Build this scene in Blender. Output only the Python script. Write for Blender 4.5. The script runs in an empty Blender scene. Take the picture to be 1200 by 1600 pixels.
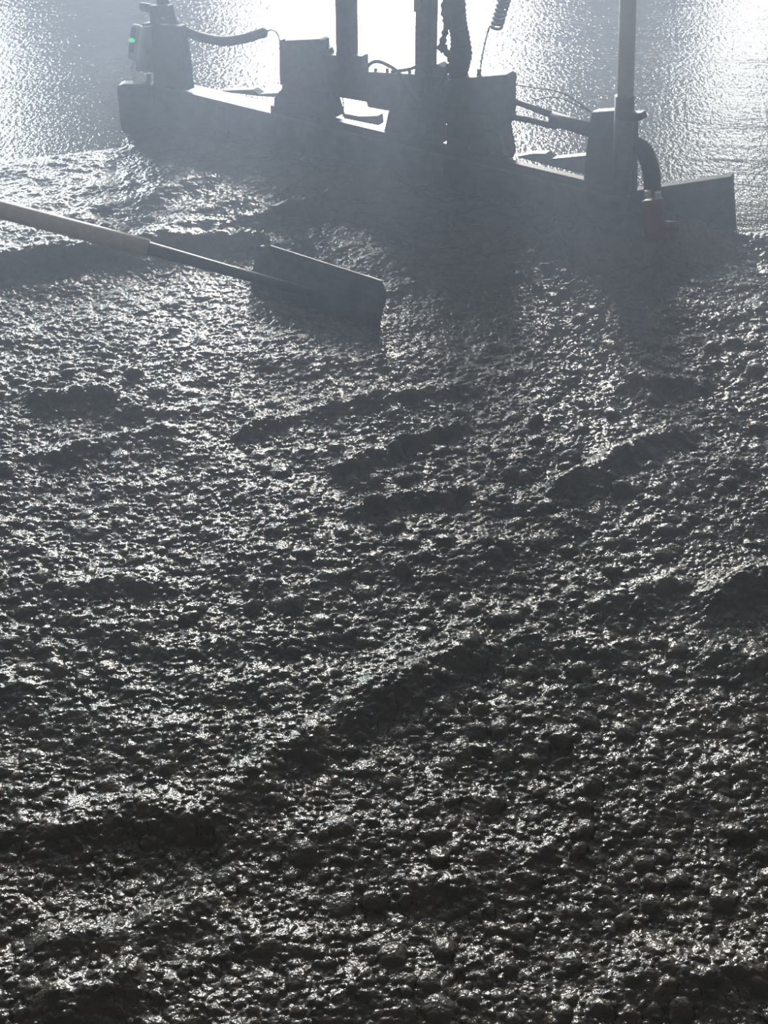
import bpy, bmesh, math, random
import numpy as np
from mathutils import Vector, Matrix

# ------------------------------------------------------------------ camera, light, exposure
C = bpy.context.scene
F, W, H = 2200.0, 1200.0, 1600.0          # focal length in pixels, frame size
CAM_Z, PITCH = 1.6, math.radians(35)
cam_d = bpy.data.cameras.new('camera')
cam = bpy.data.objects.new('camera', cam_d)
C.collection.objects.link(cam)
cam.location = (0, 0, CAM_Z)
cam.rotation_euler = (math.radians(90) - PITCH, 0, 0)
cam_d.sensor_fit = 'VERTICAL'
cam_d.sensor_height = 24.0
cam_d.lens = 24.0 * F / H
cam_d.clip_start = 0.05
cam_d.clip_end = 200
C.camera = cam

C.view_settings.view_transform = 'Standard'
C.view_settings.look = 'None'
C.view_settings.gamma = 1
C.view_settings.use_curve_mapping = False
C.view_settings.exposure = 0.0

world = bpy.data.worlds.new('world')
C.world = world
world.use_nodes = True
bg = world.node_tree.nodes['Background']
bg.inputs['Color'].default_value = (0.95, 0.97, 1.0, 1)
bg.inputs['Strength'].default_value = 0.13
C.cycles.use_denoising = True

WALL_Y = 20.0
# daylight through the openings of the far wall: x0, x1, z0, z1, radiance, colour
OPENINGS = [
    (-1.45, 1.35, 0.6, 8.4, 75.0, (1.0, 0.985, 0.96)),
    (4.95, 5.45, 0.8, 7.0, 17.0, (0.94, 1.0, 0.99)),
    (-8.4, -5.9, 0.6, 7.0, 34.0, (0.82, 0.94, 1.0)),
]
for x0, x1, z0, z1, rad, colr in OPENINGS:
    ld = bpy.data.lights.new('daylight_opening', 'AREA')
    ld.shape = 'RECTANGLE'
    ld.size, ld.size_y = x1 - x0, z1 - z0
    ld.energy = rad * math.pi * ld.size * ld.size_y
    ld.color = colr
    lo = bpy.data.objects.new('daylight_opening', ld)
    C.collection.objects.link(lo)
    lo.location = ((x0 + x1) / 2, WALL_Y + 0.12, (z0 + z1) / 2)
    lo.rotation_euler = (math.radians(-90), 0, 0)


# ------------------------------------------------------------------ helpers
def ray(px, py):
    a, b = px - W / 2, H / 2 - py
    c, s = math.cos(PITCH), math.sin(PITCH)
    return Vector((a, F * c + b * s, -F * s + b * c))


def ground(px, py, z=0.0):
    r = ray(px, py)
    t = (z - CAM_Z) / r.z
    return Vector((r.x * t, r.y * t, z))


# frame of the screed head: origin at the left end of the front face, u along the beam,
# v horizontally away from the camera side, z up
BEAM_TOP = 0.17
A0 = ground(238, 133, BEAM_TOP)
B0 = ground(962, 308, BEAM_TOP)
ORG = Vector((A0.x, A0.y, 0))
U = Vector((B0.x - A0.x, B0.y - A0.y, 0))
BL = U.length
U.normalize()
V = Vector((-U.y, U.x, 0))
Z = Vector((0, 0, 1))


def loc(px, py, v):
    """pixel -> (u, z) on the vertical plane v behind the front face of the beam"""
    r = ray(px, py)
    o = Vector((0, 0, CAM_Z)) - ORG
    t = (v - o.dot(V)) / r.dot(V)
    p = o + r * t
    return p.dot(U), p.z


def uvz(u, v, z):
    return ORG + U * u + V * v + Z * z


def P3(px, py, v):
    u, z = loc(px, py, v)
    return uvz(u, v, z)


def link(name, me, m, parent=None):
    o = bpy.data.objects.new(name, me)
    C.collection.objects.link(o)
    if m:
        me.materials.append(m)
    if parent:
        o.parent = parent
    return o


def finish(name, bm, m, parent=None, smooth=False, bevel=0.0):
    bmesh.ops.recalc_face_normals(bm, faces=bm.faces)
    me = bpy.data.meshes.new(name)
    bm.to_mesh(me)
    bm.free()
    if smooth:
        for p in me.polygons:
            p.use_smooth = True
    o = link(name, me, m, parent)
    if bevel:
        md = o.modifiers.new('bevel', 'BEVEL')
        md.width = bevel
        md.segments = 2
        md.limit_method = 'ANGLE'
        md.angle_limit = math.radians(40)
    return o


def prism(bm, pts_a, pts_b):
    va = [bm.verts.new(p) for p in pts_a]
    vb = [bm.verts.new(p) for p in pts_b]
    n = len(va)
    bm.faces.new(va)
    bm.faces.new(list(reversed(vb)))
    for i in range(n):
        j = (i + 1) % n
        bm.faces.new((va[j], va[i], vb[i], vb[j]))


def plate(bm, pix, v0, v1, vp=None):
    """polygon given on the plane vp, extruded from v0 to v1"""
    vp = v0 if vp is None else vp
    q = [loc(x, y, vp) for x, y in pix]
    prism(bm, [uvz(u, v0, z) for u, z in q], [uvz(u, v1, z) for u, z in q])


def box_uvz(bm, u0, u1, v0, v1, z0, z1):
    q = [(u0, z0), (u1, z0), (u1, z1), (u0, z1)]
    prism(bm, [uvz(u, v0, z) for u, z in q], [uvz(u, v1, z) for u, z in q])


def smooth_path(pts, n=10):
    pts = [Vector(p) for p in pts]
    out = []
    for i in range(len(pts) - 1):
        p0 = pts[max(i - 1, 0)]
        p1, p2 = pts[i], pts[i + 1]
        p3 = pts[min(i + 2, len(pts) - 1)]
        for k in range(n):
            t = k / n
            out.append(0.5 * ((2 * p1) + (p2 - p0) * t + (2 * p0 - 5 * p1 + 4 * p2 - p3) * t * t
                              + (3 * p1 - p0 - 3 * p2 + p3) * t ** 3))
    out.append(pts[-1])
    return out


def tube(bm, path, rad, seg=12):
    """rad: number or function of 0..1"""
    n = len(path)
    f = rad if callable(rad) else (lambda t: rad)
    tan0 = (path[1] - path[0]).normalized()
    ref = Vector((0, 0, 1)) if abs(tan0.z) < 0.9 else Vector((1, 0, 0))
    nrm = tan0.cross(ref).normalized()
    rings = []
    for i, p in enumerate(path):
        t = (path[min(i + 1, n - 1)] - path[max(i - 1, 0)]).normalized()
        nrm = (nrm - t * nrm.dot(t)).normalized()
        b = t.cross(nrm)
        r = f(i / (n - 1))
        rings.append([bm.verts.new(p + (nrm * math.cos(a) + b * math.sin(a)) * r)
                      for a in [2 * math.pi * k / seg for k in range(seg)]])
    for i in range(n - 1):
        for k in range(seg):
            l = (k + 1) % seg
            bm.faces.new((rings[i][k], rings[i][l], rings[i + 1][l], rings[i + 1][k]))
    bm.faces.new(list(reversed(rings[0])))
    bm.faces.new(rings[-1])


def cyl(bm, a, b, r, seg=16):
    tube(bm, [Vector(a), (Vector(a) + Vector(b)) / 2, Vector(b)], r, seg)


# ------------------------------------------------------------------ materials
def mat(name):
    m = bpy.data.materials.new(name)
    m.use_nodes = True
    nt = m.node_tree
    return m, nt, nt.nodes['Principled BSDF']


def noise_node(nt, scale, detail=4, rough=0.6, vec=None, dist=0.0):
    n = nt.nodes.new('ShaderNodeTexNoise')
    n.inputs['Scale'].default_value = scale
    n.inputs['Detail'].default_value = detail
    n.inputs['Roughness'].default_value = rough
    n.inputs['Distortion'].default_value = dist
    if vec is not None:
        nt.links.new(vec, n.inputs['Vector'])
    return n


def ramp(nt, src, stops):
    r = nt.nodes.new('ShaderNodeValToRGB')
    e = r.color_ramp.elements
    while len(e) < len(stops):
        e.new(0.5)
    for k, (p, c) in enumerate(stops):
        e[k].position = p
        e[k].color = (*c, 1) if len(c) == 3 else c
    nt.links.new(src, r.inputs[0])
    return r


def bump(nt, h, strength, dist, prev=None):
    b = nt.nodes.new('ShaderNodeBump')
    b.inputs['Strength'].default_value = strength
    b.inputs['Distance'].default_value = dist
    nt.links.new(h, b.inputs['Height'])
    if prev is not None:
        nt.links.new(prev, b.inputs['Normal'])
    return b.outputs[0]


def metal_mat(name, c1, c2, rough=0.5, metallic=0.0, scale=30, bstr=0.3):
    m, nt, p = mat(name)
    tc = nt.nodes.new('ShaderNodeTexCoord').outputs['Object']
    n = noise_node(nt, scale, 6, 0.65, tc)
    r = ramp(nt, n.outputs[0], [(0.35, c1), (0.68, c2)])
    nt.links.new(r.outputs[0], p.inputs['Base Color'])
    n2 = noise_node(nt, scale * 4, 3, 0.6, tc)
    nt.links.new(bump(nt, n2.outputs[0], bstr, 0.002), p.inputs['Normal'])
    p.inputs['Roughness'].default_value = rough
    p.inputs['Metallic'].default_value = metallic
    return m


M_STEEL = metal_mat('painted_steel', (0.030, 0.034, 0.042), (0.075, 0.075, 0.078), 0.55)
M_BEAM = metal_mat('concrete_worn_aluminium', (0.06, 0.066, 0.075), (0.13, 0.13, 0.13), 0.42, 0.4, 18)
M_GALV = metal_mat('galvanised_pole', (0.66, 0.68, 0.70), (0.78, 0.79, 0.80), 0.38, 0.15, 14)
M_RUBBER = metal_mat('black_rubber', (0.012, 0.012, 0.013), (0.03, 0.03, 0.03), 0.55, 0.0, 60)
M_RED = metal_mat('red_paint', (0.11, 0.025, 0.02), (0.17, 0.04, 0.035), 0.45)
M_GREY = metal_mat('grey_plastic', (0.17, 0.18, 0.20), (0.25, 0.26, 0.27), 0.5)
M_WHITE = metal_mat('white_plastic', (0.62, 0.64, 0.66), (0.72, 0.72, 0.72), 0.4)
M_WOOD = metal_mat('pale_wood', (0.50, 0.43, 0.36), (0.62, 0.54, 0.46), 0.32, 0.0, 40)
M_WALL = metal_mat('wall_panel', (0.05, 0.05, 0.055), (0.07, 0.07, 0.07), 0.8)
M_LED, _nt, _p = mat('green_indicator')
_p.inputs['Base Color'].default_value = (0.0, 0.6, 0.25, 1)
_p.inputs['Emission Color'].default_value = (0.0, 0.75, 0.22, 1)
_p.inputs['Emission Strength'].default_value = 0.8


def concrete_fresh():
    m, nt, p = mat('fresh_concrete')
    tc = nt.nodes.new('ShaderNodeTexCoord').outputs['Object']
    n = noise_node(nt, 26, 5, 0.6, tc)
    r = ramp(nt, n.outputs[0], [(0.30, (0.046, 0.043, 0.036)), (0.50, (0.078, 0.070, 0.056)), (0.74, (0.120, 0.088, 0.058))])
    nt.links.new(r.outputs[0], p.inputs['Base Color'])
    rr = ramp(nt, noise_node(nt, 60, 3, 0.5, tc).outputs[0], [(0.3, (0.13,) * 3), (0.7, (0.26,) * 3)])
    nt.links.new(rr.outputs[0], p.inputs['Roughness'])
    b1 = bump(nt, noise_node(nt, 120, 2, 0.5, tc).outputs[0], 0.5, 0.006)
    b2 = bump(nt, noise_node(nt, 330, 1, 0.5, tc).outputs[0], 0.22, 0.002, b1)
    nt.links.new(b2, p.inputs['Normal'])
    p.inputs['IOR'].default_value = 1.65
    return m


def concrete_smooth():
    m, nt, p = mat('screeded_concrete')
    tc = nt.nodes.new('ShaderNodeTexCoord').outputs['Object']
    mp = nt.nodes.new('ShaderNodeMapping')
    mp.inputs['Scale'].default_value = (0.35, 1.6, 1)
    mp.inputs['Rotation'].default_value = (0, 0, math.radians(6))
    nt.links.new(tc, mp.inputs[0])
    n = noise_node(nt, 2.2, 4, 0.6, mp.outputs[0], 0.4)
    r = ramp(nt, n.outputs[0], [(0.3, (0.06, 0.054, 0.042)), (0.7, (0.10, 0.088, 0.066))])
    nt.links.new(r.outputs[0], p.inputs['Base Color'])
    rr = ramp(nt, n.outputs[0], [(0.35, (0.035,) * 3), (0.65, (0.06,) * 3)])
    nt.links.new(rr.outputs[0], p.inputs['Roughness'])
    # swept lanes left by the screed, then the grain of the paste
    b0 = bump(nt, n.outputs[0], 0.6, 0.016)
    mg = nt.nodes.new('ShaderNodeMapping')
    mg.inputs['Scale'].default_value = (1, 0.55, 1)
    mg.inputs['Rotation'].default_value = (0, 0, math.radians(14))
    nt.links.new(tc, mg.inputs[0])
    b1 = bump(nt, noise_node(nt, 72, 2, 0.6, mg.outputs[0]).outputs[0], 0.85, 0.0026, b0)
    b2 = bump(nt, noise_node(nt, 210, 1, 0.5, mg.outputs[0]).outputs[0], 0.6, 0.0006, b1)
    nt.links.new(b2, p.inputs['Normal'])
    p.inputs['IOR'].default_value = 1.4
    return m


M_FRESH = concrete_fresh()
M_SLAB = concrete_smooth()

# ------------------------------------------------------------------ setting: slab and far wall
bm = bmesh.new()
fx, fy0, fy1 = 14.0, -4.0, WALL_Y
vs = [bm.verts.new(p) for p in ((-fx, fy0, 0), (fx, fy0, 0), (fx, fy1, 0), (-fx, fy1, 0),
                                (-fx, fy0, -0.2), (fx, fy0, -0.2), (fx, fy1, -0.2), (-fx, fy1, -0.2))]
for f in ((0, 1, 2, 3), (7, 6, 5, 4), (0, 4, 5, 1), (1, 5, 6, 2), (2, 6, 7, 3), (3, 7, 4, 0)):
    bm.faces.new([vs[i] for i in f])
floor = finish('floor', bm, M_SLAB)
floor['kind'] = 'structure'

bm = bmesh.new()


def wbox(x0, x1, z0, z1, y0=WALL_Y + 0.14, y1=WALL_Y + 0.4):
    q = [(x0, z0), (x1, z0), (x1, z1), (x0, z1)]
    prism(bm, [Vector((x, y0, z)) for x, z in q], [Vector((x, y1, z)) for x, z in q])


ops = sorted(OPENINGS)
xs = [-14.0] + [v for o in ops for v in o[:2]] + [14.0]
for k in range(0, len(xs), 2):
    wbox(xs[k], xs[k + 1], -0.2, 9.0)
for o in ops:
    wbox(o[0], o[1], o[3], 9.0)
    wbox(o[0], o[1], -0.2, o[2])
wall = finish('wall_far', bm, M_WALL)
wall['kind'] = 'structure'


# ------------------------------------------------------------------ raw concrete height field
def hsh(i, j, k):
    h = (i.astype(np.int64) * 374761393 + j.astype(np.int64) * 668265263 + k * 2147483647 + 1013904223) & 0xFFFFFFFF
    h = ((h ^ (h >> 13)) * 1274126177) & 0xFFFFFFFF
    h = ((h ^ (h >> 16)) * 2246822519) & 0xFFFFFFFF
    return ((h ^ (h >> 15)) & 0xFFFFFF) / float(0x1000000)


def vnoise(x, y, s, k):
    x = x * s
    y = y * s
    i = np.floor(x)
    j = np.floor(y)
    fx_ = x - i
    fy_ = y - j
    fx_ = fx_ * fx_ * (3 - 2 * fx_)
    fy_ = fy_ * fy_ * (3 - 2 * fy_)
    i = i.astype(np.int64)
    j = j.astype(np.int64)
    a = hsh(i, j, k) * (1 - fx_) + hsh(i + 1, j, k) * fx_
    b = hsh(i, j + 1, k) * (1 - fx_) + hsh(i + 1, j + 1, k) * fx_
    return a * (1 - fy_) + b * fy_ - 0.5


def stones(x, y, cell, rmin, rmax, prob, k, squash=0.75):
    """rounded, randomly turned pebbles, one per cell at most; returns the dome height"""
    i0 = np.floor(x / cell).astype(np.int64)
    j0 = np.floor(y / cell).astype(np.int64)
    out = np.zeros_like(x)
    for di in (-1, 0, 1):
        for dj in (-1, 0, 1):
            i, j = i0 + di, j0 + dj
            on = hsh(i, j, k) < prob
            cx = (i + 0.15 + 0.7 * hsh(i, j, k + 1)) * cell
            cy = (j + 0.15 + 0.7 * hsh(i, j, k + 2)) * cell
            r = rmin + (rmax - rmin) * hsh(i, j, k + 3) ** 1.5
            an = hsh(i, j, k + 4) * 3.14159
            asp = 0.65 + 0.35 * hsh(i, j, k + 5)
            dx, dy = x - cx, y - cy
            c, s = np.cos(an), np.sin(an)
            a = (dx * c + dy * s) / r
            b = (-dx * s + dy * c) / (r * asp)
            d = 1 - np.abs(a) ** 2.3 - np.abs(b) ** 2.3
            # broken top: the pebble is tipped a little
            tip = 1 + 0.45 * (a * (hsh(i, j, k + 6) - 0.5) + b * (hsh(i, j, k + 7) - 0.5))
            sink = 0.55 + 0.45 * hsh(i, j, k + 8)
            h = np.where(on, r * squash * sink * tip * np.sqrt(np.clip(d, 0, 1)), 0)
            out = np.maximum(out, h)
    return out


def seg_bump(x, y, pts, wid, hgt, skew=0.0):
    """a ridge along a polyline of ground points"""
    best = np.full_like(x, 9.0)
    side = np.zeros_like(x)
    for (ax, ay), (bx, by) in zip(pts[:-1], pts[1:]):
        dx, dy = bx - ax, by - ay
        L2 = dx * dx + dy * dy
        t = np.clip(((x - ax) * dx + (y - ay) * dy) / L2, 0, 1)
        d = np.hypot(x - ax - t * dx, y - ay - t * dy)
        best = np.minimum(best, d)
    return hgt * np.exp(-(best / wid) ** 2)


NX, NY = 1300, 1350
tt = np.linspace(0, 1, NY)
Y = 0.86 + (4.75 - 0.86) * (0.62 * tt + 0.38 * tt ** 2)
hw = 0.78 + (Y - 0.86) * 0.30
# even columns across the view, wider ones out to the sides
sx = np.concatenate([np.linspace(-2.0, -1, 76)[:-1], np.linspace(-1, 1, NX - 150), np.linspace(1, 2.0, 76)[1:]])
XX = (hw[:, None] * sx[None, :])
YY = np.repeat(Y[:, None], NX, 1)
wx = XX + 0.005 * vnoise(XX, YY, 60, 11) + 0.0012 * vnoise(XX, YY, 190, 12)
wy = YY + 0.005 * vnoise(XX, YY, 60, 13) + 0.0012 * vnoise(XX, YY, 190, 14)

low = 0.6 * (0.030 * vnoise(XX, YY, 2.1, 1) + 0.026 * vnoise(XX, YY * 1.6, 5.0, 2) + 0.020 * vnoise(XX, YY * 1.4, 11, 3) \
    + 0.014 * vnoise(XX, YY, 26, 4))
RIDGES = [  # pixel polyline, width, height (metres)
    ([(-60, 445), (0, 437), (130, 420), (260, 402), (385, 392)], 0.060, 0.062),
    ([(225, 392), (400, 360), (500, 338), (600, 315)], 0.042, 0.045),
    ([(0, 372), (120, 350), (330, 300)], 0.05, 0.018),
    ([(60, 640), (150, 628), (215, 650)], 0.032, 0.026),
    ([(170, 660), (270, 665)], 0.03, 0.02),
    ([(0, 745), (120, 720), (260, 690)], 0.035, 0.020),
    ([(390, 690), (520, 652), (730, 622)], 0.036, 0.030),
    ([(540, 752), (620, 720), (720, 688)], 0.026, 0.032),
    ([(880, 785), (960, 745), (1040, 700)], 0.036, 0.034),
    ([(990, 620), (1090, 622)], 0.030, 0.022),
    ([(560, 820), (640, 800), (720, 790)], 0.028, 0.024),
    ([(600, 470), (760, 440), (900, 400)], 0.05, 0.012),
    ([(1120, 960), (1200, 930), (1290, 930)], 0.06, 0.050),
    ([(1110, 1040), (1200, 1060)], 0.045, 0.024),
    ([(960, 960), (1050, 930)], 0.035, 0.020),
    ([(560, 1130), (660, 1080), (720, 1050)], 0.045, 0.030),
    ([(360, 1260), (480, 1170)], 0.045, 0.026),
    ([(60, 1320), (230, 1280), (330, 1300)], 0.045, 0.026),
    ([(100, 1500), (220, 1480), (300, 1430)], 0.035, 0.022),
    ([(90, 1600), (200, 1560)], 0.04, 0.03),
    ([(820, 1020), (950, 1030)], 0.03, 0.018),
    ([(1050, 1540), (1220, 1530)], 0.05, 0.028),
    ([(100, 940), (260, 925)], 0.03, 0.014),
    ([(640, 1410), (720, 1400)], 0.03, 0.015),
]
for pix, wd, hg in RIDGES:
    pts = [ground(x, y)[:2] for x, y in pix]
    low += seg_bump(wx + 0.02 * vnoise(XX, YY, 16, 21), wy + 0.02 * vnoise(XX, YY, 16, 22), pts, wd * 0.85, hg * 0.75)
for pix, wd, hg in [([(150, 665), (60, 668)], 0.03, 0.02), ([(430, 500), (600, 490)], 0.07, 0.02),
                    ([(330, 430), (420, 470)], 0.06, 0.015), ([(120, 1410), (300, 1370)], 0.05, 0.02)]:
    low -= seg_bump(wx, wy, [ground(x, y)[:2] for x, y in pix], wd, hg)

# distance in front of the beam and position along it
ru = (XX - ORG.x) * U.x + (YY - ORG.y) * U.y
rv = (XX - ORG.x) * V.x + (YY - ORG.y) * V.y
along = np.clip((ru + 0.05) / 0.35, 0, 1) * np.clip((BL + 0.12 - ru) / 0.1, 0, 1)
berm = 0.050 * along * np.exp(-(np.clip(-rv, 0, 9) / 0.16) ** 2)
gq = ground(1035, 392)
berm += 0.065 * np.exp(-((XX - gq.x) / 0.14) ** 2 - ((YY - gq.y) / 0.07) ** 2)
flat = 1 - 0.3 * np.exp(-((XX - ground(60, 240)[0]) / 0.6) ** 2 - ((YY - ground(60, 235)[1]) / 0.30) ** 2)
# stones shrink under paste far left/near the screed, where the mix is smoother
smooth_far = np.clip((YY - 2.7) / 0.8, 0, 1) * np.clip((0.25 - XX) / 0.8, 0, 1)
patch = np.clip(0.5 + 1.6 * vnoise(XX, YY, 3.1, 31), 0, 1)
coarse = stones(wx, wy, 0.044, 0.011, 0.024, 0.66, 100) * (0.5 + 0.6 * patch)
mid = stones(wx, wy, 0.023, 0.006, 0.0135, 0.85, 200)
mid2 = stones(wx + 0.35, wy + 0.17, 0.015, 0.004, 0.008, 0.9, 300)
fine = stones(wx + 0.1, wy + 0.7, 0.0075, 0.002, 0.0042, 0.9, 400)
agg = np.maximum(np.maximum(coarse * 1.05, mid), mid2 + 0.001) + 0.4 * fine
agg *= (1 - 0.35 * smooth_far)
low = np.where(low < -0.008, -0.008 + (low + 0.008) * 0.35, low)
ZZ = 0.026 + low * flat + agg * flat + berm
# edge of the raw concrete: along the beam, then the lines running out to both sides
eL0, eL1 = ground(-400, 285), ground(195, 232)
eR0, eR1 = ground(1148, 380), ground(1700, 345)
bE = uvz(BL - 0.01, 0.05, 0)
wE = ground(1143, 276, 0.175)
exs = [(eL0.x, eL0.y), (eL1.x, eL1.y), (ORG.x, ORG.y + 0.05), (bE.x, bE.y), (wE.x, wE.y + 0.03), (eR1.x, eR1.y)]
edge = np.interp(XX, [e[0] for e in exs], [e[1] for e in exs])
edge = np.where(XX < eL0.x, eL0.y + (XX - eL0.x) * 0.0, edge)
eR0 = wE
edge = edge + 0.03 * vnoise(XX, YY, 9, 41) * ((XX < eL1.x) | (XX > eR0.x))
fall = np.clip((edge - YY) / 0.10, -0.6, 1)
outside = (XX < eL1.x) | (XX > eR0.x)
ZZ = np.where(outside & (fall < 1), ZZ * np.clip(fall, 0, 1) ** 0.7 + np.minimum(fall, 0) * 0.03 - 0.002, ZZ)
keep = (YY < edge + 0.04)

co = np.stack([XX, YY, ZZ], -1).reshape(-1, 3).astype(np.float32)
idx = np.arange(NX * NY).reshape(NY, NX)
q = np.stack([idx[:-1, :-1], idx[:-1, 1:], idx[1:, 1:], idx[1:, :-1]], -1).reshape(-1, 4)
kf = keep[:-1, :-1].reshape(-1)
q = q[kf]
me = bpy.data.meshes.new('fresh_concrete')
me.vertices.add(len(co))
me.vertices.foreach_set('co', co.ravel())
me.loops.add(q.size)
me.loops.foreach_set('vertex_index', q.ravel().astype(np.int32))
me.polygons.add(len(q))
me.polygons.foreach_set('loop_start', np.arange(0, q.size, 4, dtype=np.int32))
me.polygons.foreach_set('use_smooth', np.ones(len(q), dtype=bool))
me.update(calc_edges=True)
fresh = link('fresh_concrete', me, M_FRESH)
fresh['label'] = 'rough wet grey concrete with coarse aggregate heaped in front of the screed'
fresh['category'] = 'concrete'
fresh['kind'] = 'stuff'

# ------------------------------------------------------------------ screed head
head = bpy.data.objects.new('laser_screed_head', None)
C.collection.objects.link(head)
head.location = uvz(BL / 2, 0.05, 0)
head['label'] = 'dark backlit laser screed head with wide strike-off beam resting on the wet concrete'
head['category'] = 'screed machine'
bpy.context.view_layer.update()
HM = head.matrix_world.inverted()


def part(name, bm, m, parent=None, smooth=False, bevel=0.0, label=None):
    """world-space bmesh -> part of the head (or sub-part of a part)"""
    bm.transform(Matrix.Translation(-head.location))
    o = finish(name, bm, m, parent or head, smooth, bevel)
    if label:
        o['label'] = label
    return o


# strike-off beam: hollow box profile with a front lip and a rear flange
bm = bmesh.new()
prof = [(0.0, 0.006), (0.0, 0.165), (0.004, BEAM_TOP), (0.010, BEAM_TOP), (0.012, 0.164), (0.092, 0.164),
        (0.092, 0.150), (0.10, 0.150), (0.10, 0.02), (0.13, 0.006)]
prism(bm, [uvz(-0.02, v, z) for v, z in prof], [uvz(BL + 0.02, v, z) for v, z in prof])
beam = part('strike_off_beam', bm, M_BEAM)
for px in (352, 533, 700, 902):
    bm = bmesh.new()
    u, _ = loc(px, 250, 0)
    box_uvz(bm, u - 0.012, u + 0.012, -0.006, 0.0, 0.03, 0.155)
    part('stiffener_plate', bm, M_STEEL, beam, bevel=0.001)

bm = bmesh.new()
ur, _ = loc(422, 175, 0.01)
box_uvz(bm, ur, BL, 0.012, 0.038, 0.16, 0.190)
part('upper_rail', bm, M_STEEL, beam, bevel=0.001)

# end wings, bent forward from the beam
bm = bmesh.new()
wl = [ground(190, 212, 0.005), ground(242, 214, 0.005)]


def wing(bm, pa, pb, z0, z1, th, corner=0.0):
    d = (pb - pa)
    d.z = 0
    L = d.length
    d.normalize()
    n = Vector((-d.y, d.x, 0))
    cr = corner
    out = [(0, z0 + cr), (cr * 0.3, z0 + cr * 0.3), (cr, z0), (L, z0), (L, z1), (cr, z1), (cr * 0.3, z1 - cr * 0.3), (0, z1 - cr)] if cr else \
        [(0, z0), (L, z0), (L, z1), (0, z1)]
    base = Vector((pa.x, pa.y, 0))
    prism(bm, [base + d * a + Z * z for a, z in out], [base + d * a + Z * z + n * th for a, z in out])


wing(bm, wl[0], Vector((uvz(-0.0, 0, 0).x + 0.0, uvz(0, 0, 0).y - 0.005, 0)), 0.008, 0.172, 0.035, 0.022)
part('left_wing', bm, M_BEAM, bevel=0.003, label='squared bluish end wing with rounded corners')
bm = bmesh.new()
wr0 = uvz(BL - 0.01, 0.0, 0)
wr1 = ground(1143, 276, 0.175)
wrb = ground(1149, 380, -0.005)
ft = [Vector((wr0.x, wr0.y, 0)), wrb, wr1, Vector((wr0.x, wr0.y, 0.175))]
prism(bm, ft, [p + Vector((0.012, 0.03, 0)) for p in ft])
part('right_wing', bm, M_STEEL, bevel=0.002, label='flat dark end wing with squared corners')

# rear vibrating pan behind the beam
bm = bmesh.new()
u0, _ = loc(345, 145, 0.24)
u1, _ = loc(925, 258, 0.24)
prism(bm, [uvz(u0 + 0.08, v, z) for v, z in [(0.20, 0.004), (0.20, 0.035), (0.23, 0.05), (0.30, 0.05), (0.33, 0.004)]],
      [uvz(u1, v, z) for v, z in [(0.20, 0.004), (0.20, 0.035), (0.23, 0.05), (0.30, 0.05), (0.33, 0.004)]])
pan = part('vibrating_pan', bm, M_STEEL, bevel=0.002)
for pts in ([(338, 142), (395, 140), (404, 147), (440, 145), (440, 153), (400, 150)],
            [(536, 177), (562, 182), (590, 181), (591, 196), (560, 190), (537, 185)],
            [(805, 245), (832, 240), (852, 240), (862, 248), (915, 243), (920, 274), (870, 262)]):
    bm = bmesh.new()
    plate(bm, pts, 0.22, 0.25)
    part('pan_bracket', bm, M_STEEL, pan)

bm = bmesh.new()
tube(bm, smooth_path([P3(x, y, 0.2) for x, y in [(535, 152), (537, 165), (536, 182)]]), 0.0022, 8)
part('thin_rod', bm, M_STEEL, pan, True)

# carriage on top of the beam
bm = bmesh.new()
plate(bm, [(437, 64), (498, 61), (503, 64), (504, 150), (440, 142)], 0.06, 0.10)
cb = part('mounting_box', bm, M_STEEL, bevel=0.003)
bm = bmesh.new()
plate(bm, [(436, 63), (441, 62), (441, 133), (437, 133)], 0.045, 0.06)
part('edge_strip', bm, M_RED, cb)
bm = bmesh.new()
plate(bm, [(500, 70), (514, 76), (517, 84), (500, 90)], 0.08, 0.10)
part('lug', bm, M_STEEL, cb)

bm = bmesh.new()   # cross beam between the boxes
plate(bm, [(500, 86), (565, 88), (566, 112), (640, 116), (705, 122), (705, 186), (607, 174), (590, 171), (574, 168), (572, 160), (509, 149), (500, 147)], 0.06, 0.095)
cross = part('cross_beam', bm, M_STEEL, bevel=0.003)
bm = bmesh.new()   # left pedestal
plate(bm, [(428, 152), (440, 138), (509, 146), (521, 186), (506, 189), (427, 167)], 0.025, 0.085)
part('pedestal', bm, M_STEEL, bevel=0.003)
bm = bmesh.new()   # middle pedestal
plate(bm, [(607, 170), (676, 180), (678, 194), (682, 212), (684, 229), (598, 210), (600, 203)], 0.025, 0.085)
part('pedestal', bm, M_STEEL, bevel=0.003)
bm = bmesh.new()   # right pedestal
plate(bm, [(697, 182), (783, 182), (783, 206), (790, 244), (786, 256), (697, 234)], 0.025, 0.085)
ped = part('pedestal', bm, M_STEEL, bevel=0.003)
bm = bmesh.new()
plate(bm, [(754, 205), (778, 205), (788, 244), (765, 242)], 0.008, 0.024)
part('gusset', bm, M_BEAM, ped)

bm = bmesh.new()   # right valve box
plate(bm, [(702, 122), (728, 119), (796, 113), (801, 118), (800, 188), (796, 192), (700, 190)], 0.035, 0.085, 0.06)
vb = part('valve_box', bm, M_STEEL, bevel=0.005)
bm = bmesh.new()
cyl(bm, P3(748, 118, 0.06), P3(749, 108, 0.06), 0.006)
part('cable_gland', bm, M_RUBBER, vb, True)

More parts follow.
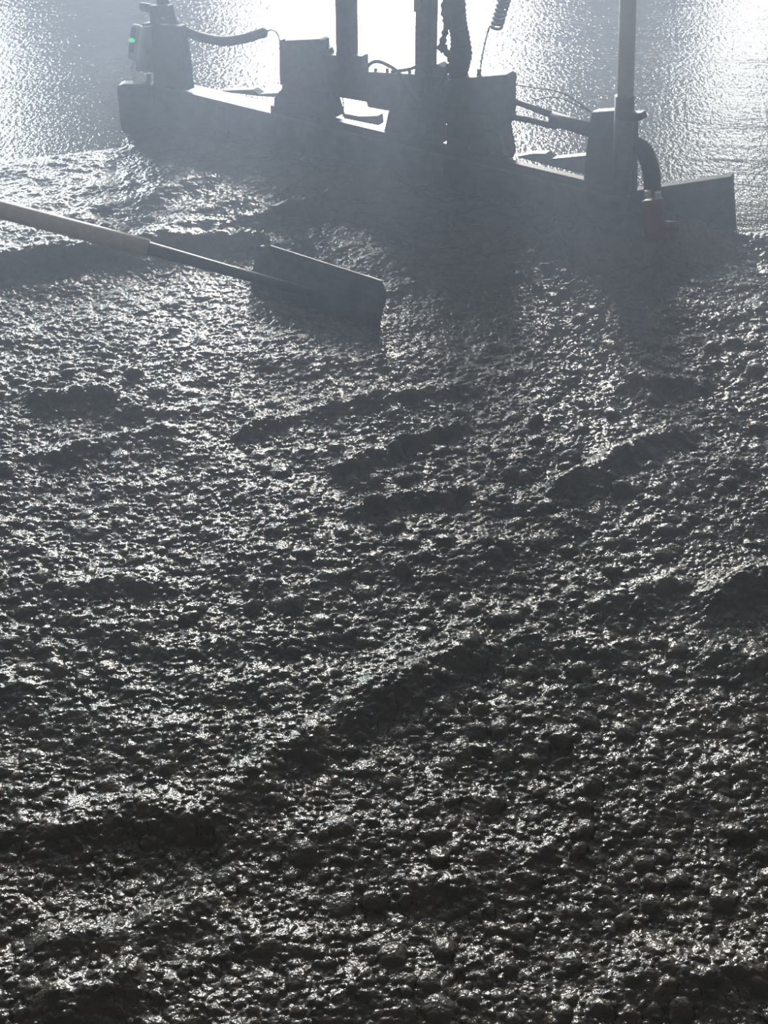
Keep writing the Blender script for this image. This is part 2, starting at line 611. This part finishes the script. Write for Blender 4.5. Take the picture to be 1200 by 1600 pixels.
# lifting posts that run up out of the picture
for xa, xb, yb in ((531, 552, 100), (653, 675, 125)):
    bm = bmesh.new()
    ua, za = loc(xa, yb, 0.085)
    ub, _ = loc(xb, yb, 0.085)
    box_uvz(bm, ua, ub, 0.065, 0.065 + (ub - ua), za - 0.02, 1.05)
    po = part('lifting_post', bm, M_STEEL, bevel=0.003)
    if xa == 653:
        bm = bmesh.new()
        um, zm = loc(649, 17, 0.06)
        box_uvz(bm, um, um + 0.02, 0.05, 0.11, zm, 0.9)
        part('guide_block', bm, M_STEEL, po)

# small clutter on the cross beam: bolts and nuts, hoses bending down
for px, py in ((587, 110), (605, 110), (615, 111), (640, 112)):
    bm = bmesh.new()
    cyl(bm, P3(px, py + 6, 0.08), P3(px, py - 4, 0.08), 0.0055, 6)
    part('bolt', bm, M_STEEL, cross)
for pts, r in (([(570, 112), (577, 101), (588, 96), (602, 100), (622, 113), (640, 140), (655, 165)], 0.0055),
               ([(612, 112), (640, 108), (655, 104), (672, 118), (665, 150)], 0.005),
               ([(700, 100), (690, 128), (672, 145), (655, 150)], 0.005),
               ([(728, 122), (700, 133), (680, 142)], 0.004)):
    bm = bmesh.new()
    tube(bm, smooth_path([P3(x, y, 0.04) for x, y in pts]), r, 10)
    part('hydraulic_hose', bm, M_RUBBER, None, True)
bm = bmesh.new()
plate(bm, [(676, 106), (682, 100), (692, 106), (696, 118), (676, 122)], 0.07, 0.11)
part('hose_fitting', bm, M_STEEL, cross, bevel=0.003)

# hose bundle wrapped with tape rising out of the picture
random.seed(4)
bm = bmesh.new()
tube(bm, smooth_path([P3(x, y, 0.07) for x, y in [(716, 128), (717, 108), (720, 85), (719, 60), (715, 35), (713, 10), (711, -40), (709, -120)]], 14),
     lambda t: 0.026 + 0.005 * math.exp(-((t - 0.28) / 0.12) ** 2) + 0.0014 * math.sin(t * 150), 16)
part('hose_bundle', bm, M_RUBBER, None, True)
bm = bmesh.new()
tube(bm, smooth_path([P3(x, y, 0.05) for x, y in [(703, 112), (706, 98), (697, 80), (691, 72), (695, 52), (699, 35), (696, 15), (699, -10), (700, -60)]], 12),
     lambda t: 0.009 + 0.006 * math.exp(-((t - 0.34) / 0.06) ** 2) + 0.0020 * math.sin(t * 90) + (0.004 if t > 0.6 else 0), 12)
part('taped_hose', bm, M_RUBBER, None, True)


def coil(bm, a, b, R, turns, r, taper=None):
    n = turns * 14
    d = (b - a)
    ax = d.normalized()
    n1 = ax.cross(V).normalized()
    n2 = ax.cross(n1)
    pts = []
    for i in range(n + 1):
        t = i / n
        an = 2 * math.pi * turns * t
        pts.append(a + d * t + (n1 * math.cos(an) + n2 * math.sin(an)) * R)
    tube(bm, pts, r, 6)


bm = bmesh.new()
coil(bm, P3(775, 44, 0.08), P3(797, -30, 0.08), 0.014, 11, 0.0046)
coil_o = part('coiled_cable', bm, M_RUBBER, None, True)
bm = bmesh.new()
tube(bm, smooth_path([P3(x, y, 0.08) for x, y in [(750, 112), (754, 85), (760, 58), (765, 42), (774, 34)]]), 0.0026, 8)
part('cable_tail', bm, M_RUBBER, coil_o, True)

# left sensor bracket
bm = bmesh.new()
plate(bm, [(240, 38), (284, 40), (291, 80), (298, 140), (243, 137)], 0.02, 0.05, 0.03)
lb = part('end_bracket', bm, M_STEEL, bevel=0.003, label='tapered steel plate bracket at the left end')
bm = bmesh.new()
plate(bm, [(232, 9), (262, 9), (268, 38), (234, 38)], 0.02, 0.045)
cl = part('mast_clamp', bm, M_STEEL, bevel=0.003)
bm = bmesh.new()
cyl(bm, P3(221, 10, 0.04), P3(236, 13, 0.04), 0.013)
part('clamp_knob', bm, M_RUBBER, cl, True, 0.002)
bm = bmesh.new()
cyl(bm, P3(253, 30, 0.012), P3(257, 28, 0.02), 0.006, 8)
part('bright_bolt', bm, M_WHITE, cl, True)
for xa in (248, 257):
    bm = bmesh.new()
    cyl(bm, P3(xa + 2, 12, 0.05), P3(xa - 2, -70, 0.05), 0.010)
    part('mast_tube', bm, M_STEEL, None, True)
bm = bmesh.new()
cyl(bm, P3(233, 134, 0.02), P3(233, 116, 0.02), 0.006, 8)
cyl(bm, P3(233, 133, 0.02), P3(233, 127, 0.02), 0.010, 6)
part('lock_bolt', bm, M_STEEL, lb, False)
bm = bmesh.new()
plate(bm, [(213, 42), (240, 40), (241, 114), (212, 112), (210, 90)], 0.05, 0.075)
part('control_box', bm, M_GREY, bevel=0.004, label='pale grey box behind the indicator')
bm = bmesh.new()
plate(bm, [(222, 37), (242, 35), (242, 40), (222, 41)], 0.02, 0.05)
part('sensor_arm', bm, M_STEEL, None, bevel=0.001)
bm = bmesh.new()
plate(bm, [(205, 38), (215, 40), (209, 94), (199, 92)], 0.02, 0.035)
sen = part('level_indicator', bm, M_WHITE, bevel=0.004)
bm = bmesh.new()
plate(bm, [(205, 43), (212, 44), (207, 82), (200, 81)], 0.016, 0.0205)
part('display', bm, M_RUBBER, sen, bevel=0.001)
bm = bmesh.new()
c0 = P3(206, 63, 0.013)
bmesh.ops.create_uvsphere(bm, u_segments=16, v_segments=10, radius=0.0085, matrix=Matrix.Translation(c0) @ Matrix.Diagonal((1.15, 0.6, 0.8, 1)))
part('green_light', bm, M_LED, sen, True, label='lit green indicator light')
bm = bmesh.new()
tube(bm, smooth_path([P3(x, y, 0.025) for x, y in [(208, 90), (210, 97), (206, 106), (206, 114)]]), 0.0022, 8)
part('wire', bm, M_WHITE, sen, True)

# ribbed cable sleeve from the left bracket to the mounting box
path = smooth_path([P3(x, y, 0.06) for x, y in [(258, 2), (264, 22), (275, 38), (296, 51), (322, 60), (350, 64), (378, 61), (402, 54), (416, 50)]], 22)
bm = bmesh.new()
tube(bm, path, lambda t: 0.0135 + 0.0022 * math.sin(t * 420) - (0.004 if t > 0.97 else 0), 14)
slv = part('ribbed_cable_sleeve', bm, M_RUBBER, None, True)
bm = bmesh.new()
tube(bm, smooth_path([P3(x, y, 0.06) for x, y in [(414, 49), (424, 47), (432, 51), (437, 62), (438, 70)]]), 0.0024, 8)
part('cable_end', bm, M_RUBBER, slv, True)
bm = bmesh.new()
tube(bm, smooth_path([P3(x, y, 0.05) for x, y in [(255, 5), (268, 18), (276, 30), (280, 38)]]), 0.003, 8)
part('thin_cable', bm, M_WHITE, None, True)

# right post block with the receiver mast
bm = bmesh.new()
plate(bm, [(926, 174), (968, 171), (992, 178), (990, 308), (912, 300), (917, 240), (921, 212)], 0.02, 0.055, 0.03)
rb = part('end_bracket', bm, M_STEEL, bevel=0.004, label='tall dark block bracket at the right end')
bm = bmesh.new()
a = P3(984, -100, -0.02)
b = P3(976, 190, -0.02)
cyl(bm, a, b, 0.0205, 24)
mast = part('receiver_mast', bm, M_GALV, None, True, label='galvanised steel mast')
bm = bmesh.new()
cyl(bm, P3(976, 150, -0.02), P3(971, 300, -0.02), 0.0245, 24)
part('mast_sleeve', bm, M_BEAM, mast, True)
bm = bmesh.new()
plate(bm, [(966, 177), (1002, 177), (1004, 188), (992, 191), (966, 189)], -0.048, -0.02)
ck = part('clamp', bm, M_STEEL, mast, bevel=0.003)

# tilt cylinder and its hoses
bm = bmesh.new()
cyl(bm, P3(862, 185, 0.06), P3(924, 204, 0.06), 0.0185, 20)
hc = part('tilt_cylinder', bm, M_STEEL, None, True)
bm = bmesh.new()
cyl(bm, P3(798, 156, 0.06), P3(866, 181, 0.06), 0.0085, 12)
part('cylinder_rod', bm, M_STEEL, hc, True)
bm = bmesh.new()
tube(bm, smooth_path([P3(x, y, 0.06) for x, y in [(796, 183), (820, 186), (845, 192), (870, 198)]]), 0.0085, 10)
part('hydraulic_hose', bm, M_RUBBER, None, True)
for pts in ([(800, 132), (835, 137), (880, 146), (928, 178)], [(830, 158), (870, 152), (925, 176)]):
    bm = bmesh.new()
    tube(bm, smooth_path([P3(x, y, 0.10) for x, y in pts]), 0.0018, 6)
    part('thin_cable', bm, M_RUBBER, None, True)
bm = bmesh.new()
tube(bm, smooth_path([P3(x, y, 0.05) for x, y in [(975, 224), (992, 226), (1006, 236), (1015, 258), (1019, 285), (1020, 320)]], 14),
     lambda t: 0.0225 + 0.0006 * math.sin(t * 200), 16)
part('bent_hose', bm, M_RUBBER, None, True)

# red motor housing half sunk in the concrete at the right end
bm = bmesh.new()
tube(bm, smooth_path([P3(x, y, -0.05) for x, y in [(1017, 312), (1018, 318), (1020, 340), (1026, 372)]], 6),
     lambda t: 0.020 if t < 0.12 else 0.030, 24)
mot = part('motor_housing', bm, M_RED, None, True, 0.0, label='dull red drum-shaped housing')
bm = bmesh.new()
cyl(bm, P3(1026, 352, -0.045), P3(1060, 354, -0.04), 0.013, 16)
part('motor_shaft', bm, M_RED, mot, True)
for px, py in ((1012, 298), (1028, 300), (1020, 312)):
    bm = bmesh.new()
    cyl(bm, P3(px, py, -0.005), P3(px, py + 12, -0.005), 0.009, 6)
    part('hose_coupling', bm, M_GALV, mot)

# ------------------------------------------------------------------ concrete rake at the left
rk = bpy.data.objects.new('concrete_rake', None)
C.collection.objects.link(rk)
h0, h1 = ground(505, 500, 0.03), None
rk.location = h0
rk['label'] = 'concrete rake with pale handle and wide dark blade resting in the wet mix'
rk['category'] = 'rake'


def rpart(name, bm, m, parent=None, smooth=False, bevel=0.0, label=None):
    bm.transform(Matrix.Translation(-rk.location))
    o = finish(name, bm, m, parent or rk, smooth, bevel)
    if label:
        o['label'] = label
    return o


def at_z(px, py, z):
    return ground(px, py, z)


hd = at_z(486, 458, 0.11)       # socket on the blade
k1 = at_z(232, 388, 0.215)
k0 = at_z(-20, 322, 0.315)
dirh = (k0 - k1).normalized()
bm = bmesh.new()
tube(bm, [k1, (k0 + k1) / 2, k0, k0 + dirh * 0.7], 0.0215, 20)
rpart('handle', bm, M_WOOD, None, True)
bm = bmesh.new()
tube(bm, [hd, hd.lerp(k1, 0.5), k1, k1 + dirh * 0.02], lambda t: 0.012 + 0.009 * t * t, 16)
rpart('socket', bm, M_BEAM, None, True)
# blade: slightly curved sheet standing on the concrete
pa, pb = at_z(392, 458, 0.0), at_z(592, 526, 0.0)
ud = (pb - pa)
ud.z = 0
bw = ud.length
ud.normalize()
nd = Vector((-ud.y, ud.x, 0))
bm = bmesh.new()
rows = 7
fr, bk = [], []
for j in range(rows + 1):
    t = j / rows
    z = 0.005 + 0.115 * t
    off = 0.05 * t * t
    a = pa + nd * off
    b = pb + nd * off
    ins = 0.03 * max(0, t - 0.8) * 5
    fr.append([bm.verts.new(Vector((a.x, a.y, z)) + ud * ins), bm.verts.new(Vector((b.x, b.y, z)) - ud * ins)])
    bk.append([bm.verts.new(Vector((a.x, a.y, z)) + ud * ins + nd * 0.004), bm.verts.new(Vector((b.x, b.y, z)) - ud * ins + nd * 0.004)])
for j in range(rows):
    bm.faces.new((fr[j][0], fr[j][1], fr[j + 1][1], fr[j + 1][0]))
    bm.faces.new((bk[j][1], bk[j][0], bk[j + 1][0], bk[j + 1][1]))
    bm.faces.new((fr[j][0], fr[j + 1][0], bk[j + 1][0], bk[j][0]))
    bm.faces.new((fr[j][1], bk[j][1], bk[j + 1][1], fr[j + 1][1]))
bm.faces.new((fr[-1][0], fr[-1][1], bk[-1][1], bk[-1][0]))
bm.faces.new((fr[0][1], fr[0][0], bk[0][0], bk[0][1]))
rpart('blade', bm, M_BEAM, None, False, 0.0)

# ------------------------------------------------------------------ thin haze over the pour
bm = bmesh.new()
x0, x1, y0, y1, z0, z1 = -7, 7, 1.4, 5.2, 0.0, 2.4
q = [(x0, z0), (x1, z0), (x1, z1), (x0, z1)]
prism(bm, [Vector((x, y0, z)) for x, z in q], [Vector((x, y1, z)) for x, z in q])
mh = bpy.data.materials.new('haze')
mh.use_nodes = True
nt = mh.node_tree
nt.nodes.clear()
out = nt.nodes.new('ShaderNodeOutputMaterial')
vs_ = nt.nodes.new('ShaderNodeVolumeScatter')
vs_.inputs['Color'].default_value = (0.64, 0.775, 1.0, 1)
vs_.inputs['Density'].default_value = 0.086
vs_.inputs['Anisotropy'].default_value = 0.6
nt.links.new(vs_.outputs[0], out.inputs['Volume'])
hz = finish('haze', bm, mh)
hz['label'] = 'thin sunlit haze hanging over the concrete pour'
hz['category'] = 'haze'
hz['kind'] = 'stuff'
